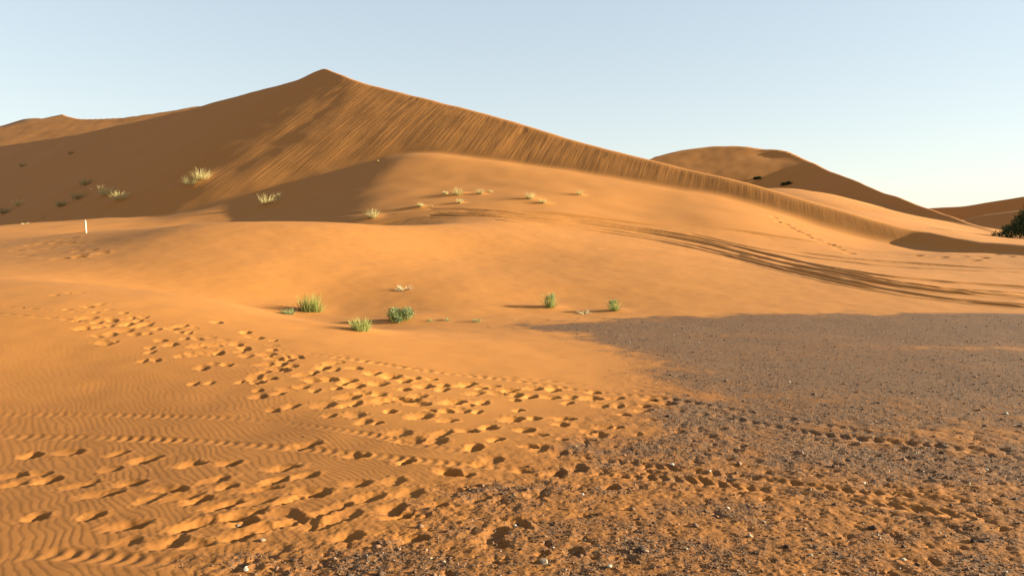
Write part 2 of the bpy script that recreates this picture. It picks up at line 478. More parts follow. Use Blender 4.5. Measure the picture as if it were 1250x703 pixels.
# ------------------------------------------------------------------ footprints
def pit(x, y, ang, L=.17, Wd=.085, depth=.05, rim=.4, seed=0):
    r = math.hypot(x, y); th = math.atan2(x, y)
    R = 2.6 * max(L, Wd)
    i0, i1 = np.searchsorted(RR, r - R), np.searchsorted(RR, r + R)
    j0, j1 = np.searchsorted(TH, th - R / r), np.searchsorted(TH, th + R / r)
    if i1 <= i0 or j1 <= j0: return
    sl_ = (slice(i0, i1), slice(j0, j1))
    dx, dy = X[sl_] - x, Y[sl_] - y
    n1 = noise(X[sl_] * 9 + seed, Y[sl_] * 9); n2 = noise(X[sl_] * 9, Y[sl_] * 9 + seed + 50)
    n3 = noise(X[sl_] * 27 + seed, Y[sl_] * 27)
    dx = dx + .022 * n1 + .008 * n3; dy = dy + .022 * n2 - .008 * n3
    a = (dx * math.cos(ang) + dy * math.sin(ang)) / L
    b = (-dx * math.sin(ang) + dy * math.cos(ang)) / Wd
    q = np.sqrt(a * a + b * b)
    wr = 1 / (1 + np.exp(-(dx - .5 * dy) / (.22 * L)))           # steep on the sunward side, a gentle ramp on the other
    bowl = (wr * np.exp(-q ** 6 * .7) + (1 - wr) * np.exp(-(.95 * q) ** 3)) * (1 + .45 * np.clip((dx - .35 * dy) / L, -1, 1))          # deeper at the toe
    heap = np.exp(-((q - 1.5) / .34) ** 2) * (.7 + .6 * np.clip(a, -1, 1) + .8 * n1)
    core = np.exp(-q ** 2 * .5)
    # the print wipes out ripples and loosens the surface
    RIP[sl_] *= 1 - np.clip(1.2 * core, 0, 1)
    Z[sl_] += -depth * bowl + rim * depth * heap + .004 * core * n1 + .0045 * np.exp(-((q - 1.3) / .6) ** 2) * n3

FP = []
def prints(ox, oy, sc, lst, **kw):
    for (a, b) in lst: FP.append((ox + a / sc, oy + b / sc, kw))
prints(60, 350, 5.208, [(112, 140), (30, 48), (190, 34), (235, 192), (165, 210), (290, 158), (205, 258), (245, 260), (310, 250), (345, 350), (415, 342), (300, 305), (382, 298), (470, 160), (395, 205), (465, 275), (375, 240), (530, 295), (560, 210), (605, 235),
    (500, 232), (545, 245), (680, 262), (620, 292), (825, 245), (820, 280), (885, 287), (700, 335), (640, 382), (930, 375), (1060, 412), (1175, 362), (1025, 366), (585, 467), (675, 457), (965, 512), (825, 435), (1045, 482), (1120, 485), (910, 610), (1018, 603),
    (1060, 218), (1235, 282), (940, 325), (990, 422), (1215, 600), (590, 185), (320, 105), (520, 188), (300, 222), (635, 410), (905, 425), (765, 362), (240, 122), (125, 36), (855, 325), (770, 260)], d=.7)
prints(260, 390, 5.208, [(205, 75), (255, 107), (382, 126), (375, 187), (137, 153), (195, 177), (205, 225), (335, 215), (383, 240), (465, 248), (530, 230), (80, 280), (320, 280), (375, 303), (435, 312), (565, 345), (690, 300), (735, 275), (760, 313), (890, 302), (1000, 337),
    (1125, 355), (1218, 385), (1040, 400), (890, 415), (820, 400), (1210, 437), (945, 460), (850, 485), (1220, 503), (1120, 577), (320, 328), (345, 367), (262, 357), (265, 385), (280, 445), (285, 482), (460, 437), (415, 462), (550, 425), (645, 445), (490, 545), (375, 570),
    (690, 540), (810, 545), (890, 530), (900, 597), (950, 645), (1035, 652), (720, 375), (640, 330), (860, 378), (785, 430), (1050, 472), (1075, 510), (730, 605), (430, 275), (485, 290), (620, 378), (20, 12), (30, 205)], d=.9)
prints(440, 440, 5.208, [(75, 75), (185, 92), (285, 125), (100, 140), (280, 177), (335, 103), (525, 152), (515, 180), (445, 112), (400, 158), (360, 220), (290, 245), (355, 268), (180, 317), (370, 348), (540, 315), (575, 260), (765, 262), (725, 203), (760, 173), (650, 155), (680, 142), (860, 200), (965, 210),
    (935, 182), (1070, 225), (1090, 172), (1225, 178), (995, 310), (955, 368), (1100, 362), (735, 320), (435, 310), (640, 312), (235, 235), (545, 377), (680, 440), (815, 420), (855, 497), (720, 548), (1040, 437), (1060, 537), (1135, 467), (500, 460), (465, 502), (300, 500), (240, 455), (290, 637), (755, 648), (830, 622), (560, 700), (1205, 228), (980, 245), (830, 157)])
prints(640, 450, 5.208, [(195, 123), (430, 145), (285, 175), (415, 183), (265, 212), (555, 180), (470, 230), (595, 232), (790, 193), (740, 260), (625, 285), (245, 312), (230, 348), (400, 393), (463, 412), (490, 367), (590, 367), (720, 410), (245, 443), (210, 525), (975, 395), (1140, 418), (810, 320), (890, 210), (760, 230), (320, 640), (210, 665), (590, 680)], d=.8)
prints(0, 530, 5.208, [(190, 130), (430, 110), (735, 120), (915, 158), (1200, 185), (60, 257), (20, 325), (290, 287), (500, 320), (625, 375), (820, 305), (1060, 343), (700, 215), (1150, 395), (935, 410), (225, 522), (575, 508), (800, 572), (1190, 580), (1235, 420), (1060, 685), (240, 245), (785, 685)], big=1)
prints(230, 540, 4.464, [(220, 108), (510, 135), (630, 175), (915, 218), (1115, 205), (200, 237), (380, 250), (55, 305), (180, 338), (350, 320), (565, 303), (320, 378), (510, 382), (295, 432), (690, 275), (975, 298), (800, 350), (850, 395), (1100, 357), (730, 437), (565, 415), (480, 445), (710, 385), (620, 435), (255, 505), (870, 500), (830, 515), (1190, 518), (460, 205), (655, 260), (140, 197), (630, 10), (900, 65), (1180, 100), (1195, 272), (40, 550), (15, 440), (440, 580), (1125, 395), (390, 462), (200, 410)], big=1)
prints(520, 560, 4.167, [(112, 62), (180, 75), (270, 20), (265, 200), (50, 228), (740, 465), (130, 150), (480, 60), (770, 45), (660, 75), (540, 185), (930, 140), (460, 320), (340, 370), (320, 430), (590, 480)], d=.7)
for k in range(14):       # older, blurred prints in the trampled strip
    t = random.random()
    u = 110 + t * 560; v = 375 + t * 130 + random.gauss(0, 16) * (.5 + t)
    FP.append((u, v, dict(d=.35)))
for k in range(26):       # far scuffs by the stake
    FP.append((random.gauss(72, 36), random.gauss(304, 9), dict(far=1)))
for k in range(14):
    FP.append((random.uniform(940, 1010), 0, dict(line=1)))
FP = [f for f in FP if 'line' not in f[2]]
for k in range(16):       # a single line of prints climbing the apron
    t = k / 15.0
    FP.append((945 + 92 * t + random.gauss(0, 1), 265 + 44 * t ** .8 + random.gauss(0, .6), dict(far=2)))
for (u, v) in [(1120, 312), (1150, 314), (1175, 313), (1200, 315), (1232, 313), (1190, 318), (1215, 311)]:
    FP.append((u, v, dict(far=2)))
FPW = []
for k, (u, v, kw) in enumerate(FP):
    if kw.get('far'):
        x, y = hit(u, v)
        s = 1.0 if kw['far'] == 1 else 1.2
        FPW.append((x, y, random.uniform(-.6, .6), .20 * s * random.uniform(.7, 1.2), .17 * s, .05 * s * random.uniform(.5, 1.2), .15))
        continue
    x, y = hit(u + 1, v + 1)
    if kw.get('big'):
        FPW.append((x, y, math.radians(random.gauss(34, 18)), random.uniform(.065, .118), random.uniform(.045, .070), random.uniform(.015, .038), .10))
    else:
        f = kw.get('d', 1.0)
        g = .93 * random.uniform(.62, 1.35) * (.75 + .25 * f)
        FPW.append((x, y, math.radians(random.gauss(10, 38)), random.uniform(.07, .10) * g, random.uniform(.05, .072) * g, .033 * f * random.uniform(.6, 1.3), .08))
for k, a in enumerate(FPW):
    pit(*a, seed=k * 3.7)
Z += RIP
VIEW = make_view()

# ------------------------------------------------------------------ materials
def new_mat(name, rough=.9):
    m = bpy.data.materials.new(name)
    m.use_nodes = True
    t = m.node_tree
    b = t.nodes['Principled BSDF']
    b.inputs['Roughness'].default_value = rough
    b.inputs['Specular IOR Level'].default_value = .15
    return m, t, b

def nd(t, typ, **kw):
    n = t.nodes.new(typ)
    for k, v in kw.items(): setattr(n, k, v)
    return n

def mixc(t, f, a, b, bt='MIX'):
    n = nd(t, 'ShaderNodeMix', data_type='RGBA', blend_type=bt)
    for i, v in ((0, f), (6, a), (7, b)):
        if hasattr(v, 'is_linked') or hasattr(v, 'links'): t.links.new(v, n.inputs[i])
        elif i == 0: n.inputs[0].default_value = v
        else: n.inputs[i].default_value = (*v, 1)
    return n.outputs[2]

def ramp(t, src, lo, hi):
    n = nd(t, 'ShaderNodeMapRange')
    t.links.new(src, n.inputs[0])
    n.inputs[1].default_value, n.inputs[2].default_value = lo, hi
    return n.outputs[0]

def noise_n(t, vec, scale, detail=3, rough=.55):
    n = nd(t, 'ShaderNodeTexNoise')
    t.links.new(vec, n.inputs['Vector'])
    n.inputs['Scale'].default_value = scale
    n.inputs['Detail'].default_value = detail
    n.inputs['Roughness'].default_value = rough
    return n.outputs[0]

def math_n(t, op, a, b):
    n = nd(t, 'ShaderNodeMath', operation=op)
    for i, v in ((0, a), (1, b)):
        if isinstance(v, (int, float)): n.inputs[i].default_value = v
        else: t.links.new(v, n.inputs[i])
    return n.outputs[0]

SAND_A, SAND_B = (.405, .152, .031), (.37, .130, .024)
sand, t, b = new_mat('desert_sand', .95)
geo = nd(t, 'ShaderNodeNewGeometry')
pos = geo.outputs['Position']
att = nd(t, 'ShaderNodeAttribute', attribute_name='gravel')
c = mixc(t, ramp(t, noise_n(t, pos, .12, 4), .35, .65), SAND_A, SAND_B)
grain = noise_n(t, pos, 260, 2, .7)
c = mixc(t, ramp(t, grain, .30, .70), c, (.28, .098, .021))
c2 = mixc(t, .62, c, SAND_A)
dust = noise_n(t, pos, 3.0, 5, .6)
c2 = mixc(t, math_n(t, 'MULTIPLY', ramp(t, dust, .45, .75), .25), c2, (.31, .125, .037))
att2 = nd(t, 'ShaderNodeAttribute', attribute_name='grit_shade')
c2 = mixc(t, math_n(t, 'MULTIPLY', att2.outputs['Fac'], .75), c2, (.215, .076, .017))  # darkens the foreground: gritty sand and shading of the ripples put into the colour
# stony soil: fine dark chips bedded in dusty sand
vor = nd(t, 'ShaderNodeTexVoronoi', feature='F1')
t.links.new(pos, vor.inputs['Vector'])
vor.inputs['Scale'].default_value = 55
vc = nd(t, 'ShaderNodeSeparateColor')
t.links.new(vor.outputs['Color'], vc.inputs[0])
chip = mixc(t, vc.outputs[0], (.088, .044, .023), (.178, .088, .042))
soil = mixc(t, ramp(t, noise_n(t, pos, 14, 5, .7), .35, .65), (.215, .080, .020), (.160, .062, .020))
pick = nd(t, 'ShaderNodeMath', operation='LESS_THAN')
t.links.new(vc.outputs[1], pick.inputs[0])
thr = math_n(t, 'MULTIPLY', att.outputs['Fac'], .85)
t.links.new(thr, pick.inputs[1])
stony = mixc(t, pick.outputs[0], soil, chip)
gfac = nd(t, 'ShaderNodeMapRange')
gn = math_n(t, 'ADD', att.outputs['Fac'], math_n(t, 'MULTIPLY', math_n(t, 'SUBTRACT', noise_n(t, pos, 9, 5, .7), .5), .5))
t.links.new(gn, gfac.inputs[0])
gfac.inputs[1].default_value, gfac.inputs[2].default_value = .05, .55
gmul = math_n(t, 'MULTIPLY', gfac.outputs[0], ramp(t, att.outputs['Fac'], .0, .12))
col = mixc(t, gmul, c2, stony)
t.links.new(col, b.inputs['Base Color'])
bump = nd(t, 'ShaderNodeBump')
bump.inputs['Strength'].default_value = .35
bump.inputs['Distance'].default_value = .004
t.links.new(math_n(t, 'ADD', grain, math_n(t, 'MULTIPLY', math_n(t, 'MULTIPLY', vor.outputs['Distance'], att.outputs['Fac']), -6)), bump.inputs['Height'])
# fine avalanche streaks running down the slip face
def dotn(vec):
    n = nd(t, 'ShaderNodeVectorMath', operation='DOT_PRODUCT')
    t.links.new(pos, n.inputs[0]); n.inputs[1].default_value = vec
    return n.outputs['Value']
gl_ = math.hypot(GRX, GRY)
cmb = nd(t, 'ShaderNodeCombineXYZ')
t.links.new(math_n(t, 'MULTIPLY', dotn((GRY / gl_, -GRX / gl_, 0)), 2.6), cmb.inputs[0])
t.links.new(math_n(t, 'MULTIPLY', dotn((GRX / gl_, GRY / gl_, 0)), .16), cmb.inputs[1])
sn = noise_n(t, cmb.outputs[0], 1.0, 4, .6)
att3 = nd(t, 'ShaderNodeAttribute', attribute_name='slip')
bump2 = nd(t, 'ShaderNodeBump')
bump2.inputs['Strength'].default_value = 1.0
bump2.inputs['Distance'].default_value = .095
cmb2 = nd(t, 'ShaderNodeVectorMath', operation='MULTIPLY')
t.links.new(cmb.outputs[0], cmb2.inputs[0]); cmb2.inputs[1].default_value = (.13, .9, 1)
patch = ramp(t, noise_n(t, cmb2.outputs[0], 1.0, 2), .32, .68)      # slides come in groups with smoother sand between
t.links.new(math_n(t, 'MULTIPLY', math_n(t, 'MULTIPLY', sn, math_n(t, 'ADD', math_n(t, 'MULTIPLY', patch, .5), .5)), att3.outputs['Fac']), bump2.inputs['Height'])
t.links.new(bump.outputs[0], bump2.inputs['Normal'])
t.links.new(bump2.outputs[0], b.inputs['Normal'])

# ------------------------------------------------------------------ terrain meshes (one grid, divided into the landforms)
P3 = np.stack([X, Y, Z], -1)
du = np.empty_like(P3); dv = np.empty_like(P3)
du[1:-1] = P3[2:] - P3[:-2]; du[0] = P3[1] - P3[0]; du[-1] = P3[-1] - P3[-2]
dv[:, 1:-1] = P3[:, 2:] - P3[:, :-2]; dv[:, 0] = P3[:, 1] - P3[:, 0]; dv[:, -1] = P3[:, -1] - P3[:, -2]
N3 = np.cross(dv, du)
N3 /= np.linalg.norm(N3, axis=-1, keepdims=True) + 1e-12
N3[N3[..., 2] < 0] *= -1
idx = np.arange(NR * NC).reshape(NR, NC)
Q = np.stack([idx[:-1, :-1], idx[:-1, 1:], idx[1:, 1:], idx[1:, :-1]], -1)
fl = LAB[:-1, :-1].copy()
rf = np.broadcast_to(RR[:-1, None], fl.shape)
yf = Y[:-1, :-1]
FLABEL = np.zeros(fl.shape, int)                       # 0 near sand
FLABEL[(GRAV[:-1, :-1] > .12) & (rf < 45)] = 1         # stony plain
brow = np.interp(np.arctan2(X[:-1, :-1], np.maximum(yf, .1)) , np.arctan((np.array([-600, 0, 137, 273, 420, 520, 620, 830, 1250, 2200]) - U0) / FPX), np.array([20, 19.5, 18, 17, 15.2, 14.6, 14.6, 16, 17.2, 18]))
FLABEL[(yf > brow) & (FLABEL == 0)] = 2                # low dune
FLABEL[(fl == 1) | ((yf > 47) & (fl == 0))] = 3
for k in (2, 3, 4, 5): FLABEL[fl == k] = k + 2
FLABEL[(fl == 0) & (rf > 85)] = 8
FLABEL[yf < 0] = 0
names = ['sand_ground', 'stony_plain', 'low_dune', 'great_dune', 'distant_dune', 'shaded_dune', 'dune_slope', 'distant_dune', 'desert_terrain']
P3f, N3f, Gf = P3.reshape(-1, 3), N3.reshape(-1, 3), GRAV.ravel()
# the triangle fan left open under the camera is closed with the innermost ring
for k, nm in enumerate(names):
    q = Q[FLABEL == k].reshape(-1, 4)
    if k == 0:
        extra = np.array([[idx[i, 0], idx[i + 1, 0], idx[i + 1, -1], idx[i, -1]] for i in range(0)])
    if len(q) == 0: continue
    used, inv = np.unique(q.ravel(), return_inverse=True)
    me = bpy.data.meshes.new(nm)
    nv, nf = len(used), len(q)
    me.vertices.add(nv); me.loops.add(nf * 4); me.polygons.add(nf)
    me.vertices.foreach_set('co', P3f[used].astype(np.float32).ravel())
    me.loops.foreach_set('vertex_index', inv.astype(np.int32))
    me.polygons.foreach_set('loop_start', np.arange(0, nf * 4, 4, dtype=np.int32))
    me.polygons.foreach_set('use_smooth', np.ones(nf, bool))
    me.update()
    at = me.attributes.new('gravel', 'FLOAT', 'POINT')
    at.data.foreach_set('value', Gf[used].astype(np.float32))
    at = me.attributes.new('grit_shade', 'FLOAT', 'POINT')
    at.data.foreach_set('value', GRIT_SHADE.ravel()[used].astype(np.float32))
    at = me.attributes.new('slip', 'FLOAT', 'POINT')
    at.data.foreach_set('value', SLIPM.ravel()[used].astype(np.float32))
    me.normals_split_custom_set_from_vertices(N3f[used].astype(np.float32))
    me.materials.append(sand)
    o = bpy.data.objects.new(nm, me)
    COL.objects.link(o)
    o['kind'] = 'structure'
#--OBJECTS--
# ------------------------------------------------------------------ object helpers
def mesh_obj(name, V, F, mat, parent=None, smooth=False, tone=None, loc=(0, 0, 0)):
    me = bpy.data.meshes.new(name)
    V = np.asarray(V, np.float32)
    if isinstance(F, np.ndarray):
        n, k = F.shape
        me.vertices.add(len(V)); me.loops.add(n * k); me.polygons.add(n)
        me.vertices.foreach_set('co', V.ravel())
        me.loops.foreach_set('vertex_index', F.astype(np.int32).ravel())
        me.polygons.foreach_set('loop_start', np.arange(0, n * k, k, dtype=np.int32))
        me.update()
    else:
        me.from_pydata(V.tolist(), [], F)
    if smooth:
        me.polygons.foreach_set('use_smooth', np.ones(len(me.polygons), bool))
    if tone is not None:
        a = me.attributes.new('tone', 'FLOAT', 'POINT')
        a.data.foreach_set('value', np.asarray(tone, np.float32))
    me.materials.append(mat)
    o = bpy.data.objects.new(name, me)
    COL.objects.link(o)
    o.location = loc
    if parent is not None: o.parent = parent
    return o

def tag(o, label, cat, group=None):
    o['label'] = label; o['category'] = cat
    if group: o['group'] = group
    return o

def thing(name, loc, label, cat, group=None):
    e = bpy.data.objects.new(name, None)
    e.empty_display_size = .2
    COL.objects.link(e)
    e.location = loc
    return tag(e, label, cat, group)

def ramp_mat(name, stops, rough=.8, transl=0.0):
    m, t, b = new_mat(name, rough)
    a = nd(t, 'ShaderNodeAttribute', attribute_name='tone')
    r = nd(t, 'ShaderNodeValToRGB')
    els = r.color_ramp.elements
    while len(els) < len(stops): els.new(.5)
    for e, (p, c) in zip(els, stops):
        e.position = p; e.color = (*c, 1)
    t.links.new(a.outputs['Fac'], r.inputs[0])
    g = nd(t, 'ShaderNodeNewGeometry')
    n = noise_n(t, g.outputs['Position'], 40, 3)
    c = mixc(t, ramp(t, n, .3, .7), r.outputs[0], r.outputs[0], 'MULTIPLY')
    mm = mixc(t, .35, r.outputs[0], c)
    t.links.new(mm, b.inputs['Base Color'])
    if transl > 0:
        tr = nd(t, 'ShaderNodeBsdfTranslucent')
        t.links.new(mm, tr.inputs[0])
        ms = nd(t, 'ShaderNodeMixShader')
        ms.inputs[0].default_value = transl
        t.links.new(b.outputs[0], ms.inputs[1]); t.links.new(tr.outputs[0], ms.inputs[2])
        t.links.new(ms.outputs[0], t.nodes['Material Output'].inputs['Surface'])
    return m

M_GREEN = ramp_mat('green_blades', [(0, (.16, .19, .045)), (.55, (.30, .32, .085)), (1, (.48, .44, .16))], .7, .3)
M_SAGE = ramp_mat('sage_leaves', [(0, (.11, .14, .055)), (.5, (.24, .27, .12)), (1, (.42, .42, .20))], .8, .2)
M_STRAW = ramp_mat('straw_blades', [(0, (.30, .22, .08)), (.5, (.58, .46, .19)), (1, (.80, .70, .40))], .8, .25)
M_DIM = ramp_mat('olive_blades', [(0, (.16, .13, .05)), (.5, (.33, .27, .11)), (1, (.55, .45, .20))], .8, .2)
M_DEAD = ramp_mat('dead_twigs', [(0, (.09, .045, .02)), (.6, (.20, .11, .05)), (1, (.42, .28, .14))], .9)
M_BLEACH = ramp_mat('bleached_twigs', [(0, (.36, .24, .12)), (.6, (.55, .42, .24)), (1, (.72, .60, .40))], .9)
M_DARKLEAF = ramp_mat('dark_leaves', [(0, (.022, .036, .011)), (.6, (.045, .072, .022)), (1, (.085, .12, .036))], .7, .15)
M_BARK = ramp_mat('bark', [(0, (.06, .04, .025)), (1, (.14, .09, .055))], .9)

def blades(n, h, spread, width, tilt=(.1, .9), droop=.5, seed=0, ell=(1, 1), lean=(0, 0), seg=4, jit=.3, rot=0.0):
    r = np.random.default_rng(seed)
    V, F, T = [], [], []
    for k in range(n):
        ra, rd = r.uniform(0, 2 * math.pi), math.sqrt(r.uniform()) * spread
        bx, by = rd * math.cos(ra) * ell[0], rd * math.sin(ra) * ell[1]
        cx, cy = bx * math.cos(rot) - by * math.sin(rot), bx * math.sin(rot) + by * math.cos(rot)
        az = ra + rot + r.normal(0, .7)
        L = h * r.uniform(1 - 2 * jit, 1.08)
        ti = r.uniform(*tilt) * (.45 + .55 * rd / max(spread, 1e-6))
        dr = droop * r.uniform(.3, 1.2)
        p = np.array([cx, cy, -.03]); side = np.array([-math.sin(az), math.cos(az), 0])
        tw = r.uniform(0, math.pi)
        tone = float(np.clip(r.normal(.5, .22), 0, 1))
        b0 = len(V)
        for q in range(seg + 1):
            f = q / seg
            a = ti + dr * f * f
            wd = width * (1 - f) ** .7 * (.7 + .5 * f) + width * .06
            sd_ = side * math.cos(tw) + np.array([math.cos(az), math.sin(az), 0]) * math.sin(tw)
            V.append(p - sd_ * wd * .5); V.append(p + sd_ * wd * .5)
            T += [tone * (.6 + .4 * f) + .15 * f] * 2
            d = np.array([math.sin(a) * math.cos(az) + lean[0] * f, math.sin(a) * math.sin(az) + lean[1] * f, math.cos(a)])
            p = p + d / np.linalg.norm(d) * L / seg
        for q in range(seg):
            F.append((b0 + 2 * q, b0 + 2 * q + 1, b0 + 2 * q + 3, b0 + 2 * q + 2))
    return np.array(V), np.array(F), np.array(T)

def twigs(n, h, spread, rad, seed=0, flat=.5):
    """crooked branching stems as thin three-sided tubes"""
    r = np.random.default_rng(seed)
    V, F, T = [], [], []
    def stem(p, d, L, ra, depth):
        seg = 4
        tone = r.uniform()
        rings = []
        for q in range(seg + 1):
            f = q / seg
            s1 = np.cross(d, [0.3, .2, 1.0]); s1 /= np.linalg.norm(s1) + 1e-9
            s2 = np.cross(d, s1)
            R_ = ra * (1 - .75 * f)
            ring = []
            for m in range(3):
                a = 2.0944 * m
                ring.append(len(V)); V.append(p + R_ * (math.cos(a) * s1 + math.sin(a) * s2)); T.append(tone * .7 + .3 * f)
            rings.append(ring)
            if depth and q in (2, 3) and r.uniform() < .85:
                nd_ = d + r.normal(0, .55, 3); nd_[2] = abs(nd_[2]) * .8 + .05
                stem(p, nd_ / np.linalg.norm(nd_), L * r.uniform(.4, .65), R_ * .7, depth - 1)
            p = p + d * L / seg
            d = d + r.normal(0, .16, 3); d /= np.linalg.norm(d)
        for q in range(seg):
            for m in range(3):
                F.append((rings[q][m], rings[q][(m + 1) % 3], rings[q + 1][(m + 1) % 3], rings[q + 1][m]))
    for k in range(n):
        a = r.uniform(0, 2 * math.pi)
        d = np.array([math.cos(a), math.sin(a), r.uniform(.15, 1.2) * (1 - flat) * 2 + .1]); d /= np.linalg.norm(d)
        stem(np.array([math.cos(a) * spread * .3 * r.uniform(), math.sin(a) * spread * .3 * r.uniform(), -.02]), d, h * r.uniform(.6, 1.1), rad, 2)
    return np.array(V), np.array(F), np.array(T)

def leaves(lobes, n, size, seed=0):
    """many small leaf faces through the volume of several lobes (cx, cy, cz, rx, ry, rz)"""
    r = np.random.default_rng(seed)
    lob = np.array(lobes, float)
    wts = lob[:, 3] * lob[:, 4] * lob[:, 5]; wts /= wts.sum()
    k = r.choice(len(lob), n, p=wts)
    d = r.normal(size=(n, 3)); d /= np.linalg.norm(d, axis=1, keepdims=True)
    rad = r.uniform(.25, 1.0, n) ** .45
    clump = .78 + .35 * np.sin(d[:, 0] * 7 + k) * np.sin(d[:, 1] * 6 + 2 * k) * np.sin(d[:, 2] * 8)
    c = lob[k, :3] + d * lob[k, 3:] * (rad * clump)[:, None]
    c[:, 2] = np.maximum(c[:, 2], .02)
    a = r.normal(size=(n, 3)); a[:, 2] += .7; a /= np.linalg.norm(a, axis=1, keepdims=True)
    b_ = np.cross(a, r.normal(size=(n, 3))); b_ /= np.linalg.norm(b_, axis=1, keepdims=True)
    s = size * r.uniform(.6, 1.4, n)[:, None]
    V = np.stack([c - a * s, c + b_ * s * .28, c + a * s, c - b_ * s * .28], 1).reshape(-1, 3)
    F = np.arange(n * 4).reshape(n, 4)
    T = np.repeat(np.clip(r.normal(.5, .25, n), 0, 1), 4)
    return V, F, T

def at(u, v, dz=0.0):
    x, y = hit(u, v)
    return (x, y, ground_z(x, y) + dz)

def pxm(loc):                        # metres covered by one photo pixel at that place
    return loc[1] / FPX

# ------------------------------------------------------------------ green plants in the hollow
p = at(378, 379); q = pxm(p)
e = thing('grass_clump', p, 'tall upright green grass clump with brown dead stems on one side', 'grass')
mesh_obj('blades', *blades(230, 24 * q, 10 * q, .011, (.05, .5), .35, 1)[:2], M_GREEN, e, tone=blades(230, 24 * q, 10 * q, .011, (.05, .5), .35, 1)[2])
V, F, T = blades(60, 17 * q, 7 * q, .010, (.2, .8), .3, 2, lean=(.4, 0)); V[:, 0] += 10 * q
mesh_obj('side_blades', V, F, M_GREEN, e, tone=T)
V, F, T = twigs(22, 17 * q, 8 * q, .006, 3, .25); V[:, 0] -= 13 * q
mesh_obj('dead_stems', V, F, M_DEAD, e, tone=T)
p = at(351, 383); q = pxm(p)
V, F, T = blades(200, 10 * q, 7 * q, .010, (.1, 1.0), .3, 4)
tag(mesh_obj('desert_plant', V, F, M_SAGE, tone=T, loc=p), 'small pale grey-green cushion plant beside the tall grass clump', 'plant')
p = at(440, 403); q = pxm(p)
e = thing('grass_clump', p, 'soft light green grass clump at the brow of the rippled sand', 'grass')
V, F, T = blades(300, 19 * q, 9 * q, .010, (.05, .7), .4, 5)
mesh_obj('blades', V, F, M_GREEN, e, tone=np.clip(T + .15, 0, 1))
V, F, T = blades(30, 12 * q, 12 * q, .008, (.3, 1.1), .3, 6)
mesh_obj('dry_blades', V, F, M_STRAW, e, tone=T)
p = at(488, 391); q = pxm(p)
e = thing('desert_shrub', p, 'largest round green shrub of the hollow with a long shadow', 'shrub')
V, F, T = leaves([(-6 * q, 0, 9 * q, 11 * q, .2, 9 * q), (8 * q, .05, 9 * q, 11 * q, .2, 9 * q), (0, .1, 6 * q, 17 * q, .22, 6 * q)], 2600, .022, 7)
mesh_obj('foliage', V, F, M_SAGE, e, tone=T)
V, F, T = blades(170, 20 * q, 12 * q, .009, (.1, 1.0), .2, 8)
mesh_obj('shoots', V, F, M_GREEN, e, tone=T)
V, F, T = twigs(14, 15 * q, 10 * q, .008, 9, .3)
mesh_obj('stems', V, F, M_DEAD, e, tone=T)
p = at(486, 394); q = pxm(p)
V, F, T = leaves([(0, 0, 4 * q, 6 * q, .09, 5 * q)], 500, .018, 10)
tag(mesh_obj('desert_plant', V, F, M_SAGE, tone=T * .8, loc=p), 'little dark green plant at the foot of the largest round shrub', 'plant')
for (u, v, hpx, wpx, seed, lab) in [(671, 375, 20, 7, 11, 'oval pale green shrub alone on the bright sand slope'), (750, 379, 15, 6, 12, 'small dark-hearted green shrub near the edge of the stones')]:
    p = at(u, v); q = pxm(p)
    e = thing('desert_shrub', p, lab, 'shrub')
    V, F, T = leaves([(random.uniform(-.75, .75) * wpx * q, random.uniform(-.6, .6) * wpx * q, random.uniform(.15, .72) * hpx * q, wpx * random.uniform(.25, .55) * q, wpx * random.uniform(.25, .55) * q, hpx * random.uniform(.12, .25) * q) for _ in range(9)], 1100, .018, seed)
    mesh_obj('foliage', V, F, M_SAGE, e, tone=np.clip(T + .2, 0, 1))
    V, F, T = blades(170, hpx * 1.12 * q, wpx * .75 * q, .008, (.05, .9), .25, seed + 50)
    mesh_obj('shoots', V, F, M_GREEN, e, tone=np.clip(T + .2, 0, 1))
    V, F, T = twigs(8, hpx * .7 * q, wpx * .6 * q, .006, seed + 60, .3)
    mesh_obj('stems', V, F, M_DEAD, e, tone=T)
for (u, v, s, seed, lab) in [(525, 392, 3.4, 21, 'tiny green seedling nearest the largest round shrub'), (547, 391.5, 3.6, 22, 'tiny green seedling touching the reddish twig tangle'), (582, 392.5, 4.6, 23, 'small dark round seedling alone between twig tangle and stones'),
                             (645, 392, 1.8, 24, 'tiny dry sprig just beside the single bleached twig'), (669, 391, 2, 25, 'tiny dry sprig straight below the oval pale shrub'), (705, 389, 2, 26, 'tiny dry sprig below the bleached dead twig clump'), (737, 389, 2, 27, 'tiny dry sprig below the dark-hearted shrub'), (596, 399, 1.8, 28, 'tiny brown sprig on sand below the dark round seedling')]:
    p = at(u, v); q = pxm(p)
    V, F, T = blades(60, s * 1.7 * q, s * q, .010, (.1, .9), .2, seed)
    tag(mesh_obj('desert_seedling', V, F, M_SAGE if seed < 24 else M_DEAD, tone=T, loc=p), lab, 'plant', 'seedlings along the hollow')
for (u, v, wpx, seed, lab) in [(494, 354, 10, 31, 'bleached dry root clump half buried on the bright slope'), (713, 383, 8, 32, 'bleached dead twig clump on sand beside the stones'), (538, 391, 5, 33, 'low reddish dead twig tangle between the tiny seedlings'), (627, 391, 4, 34, 'single pale bleached twig on sand beside the dark stones')]:
    p = at(u, v); q = pxm(p)
    e = thing('dead_plant', p, lab, 'dead plant')
    m = M_DEAD if seed == 33 else M_BLEACH
    V, F, T = twigs(26 if seed < 34 else 4, wpx * 1.0 * q, wpx * q, .013 if seed < 33 else .008, seed, .62)
    mesh_obj('twigs', V, F, m, e, tone=T)
    V, F, T = blades(40 if seed < 34 else 8, wpx * .6 * q, wpx * .9 * q, .012, (.6, 1.4), .2, seed + 9)
    mesh_obj('litter', V, F, m, e, tone=T)['kind'] = 'stuff'

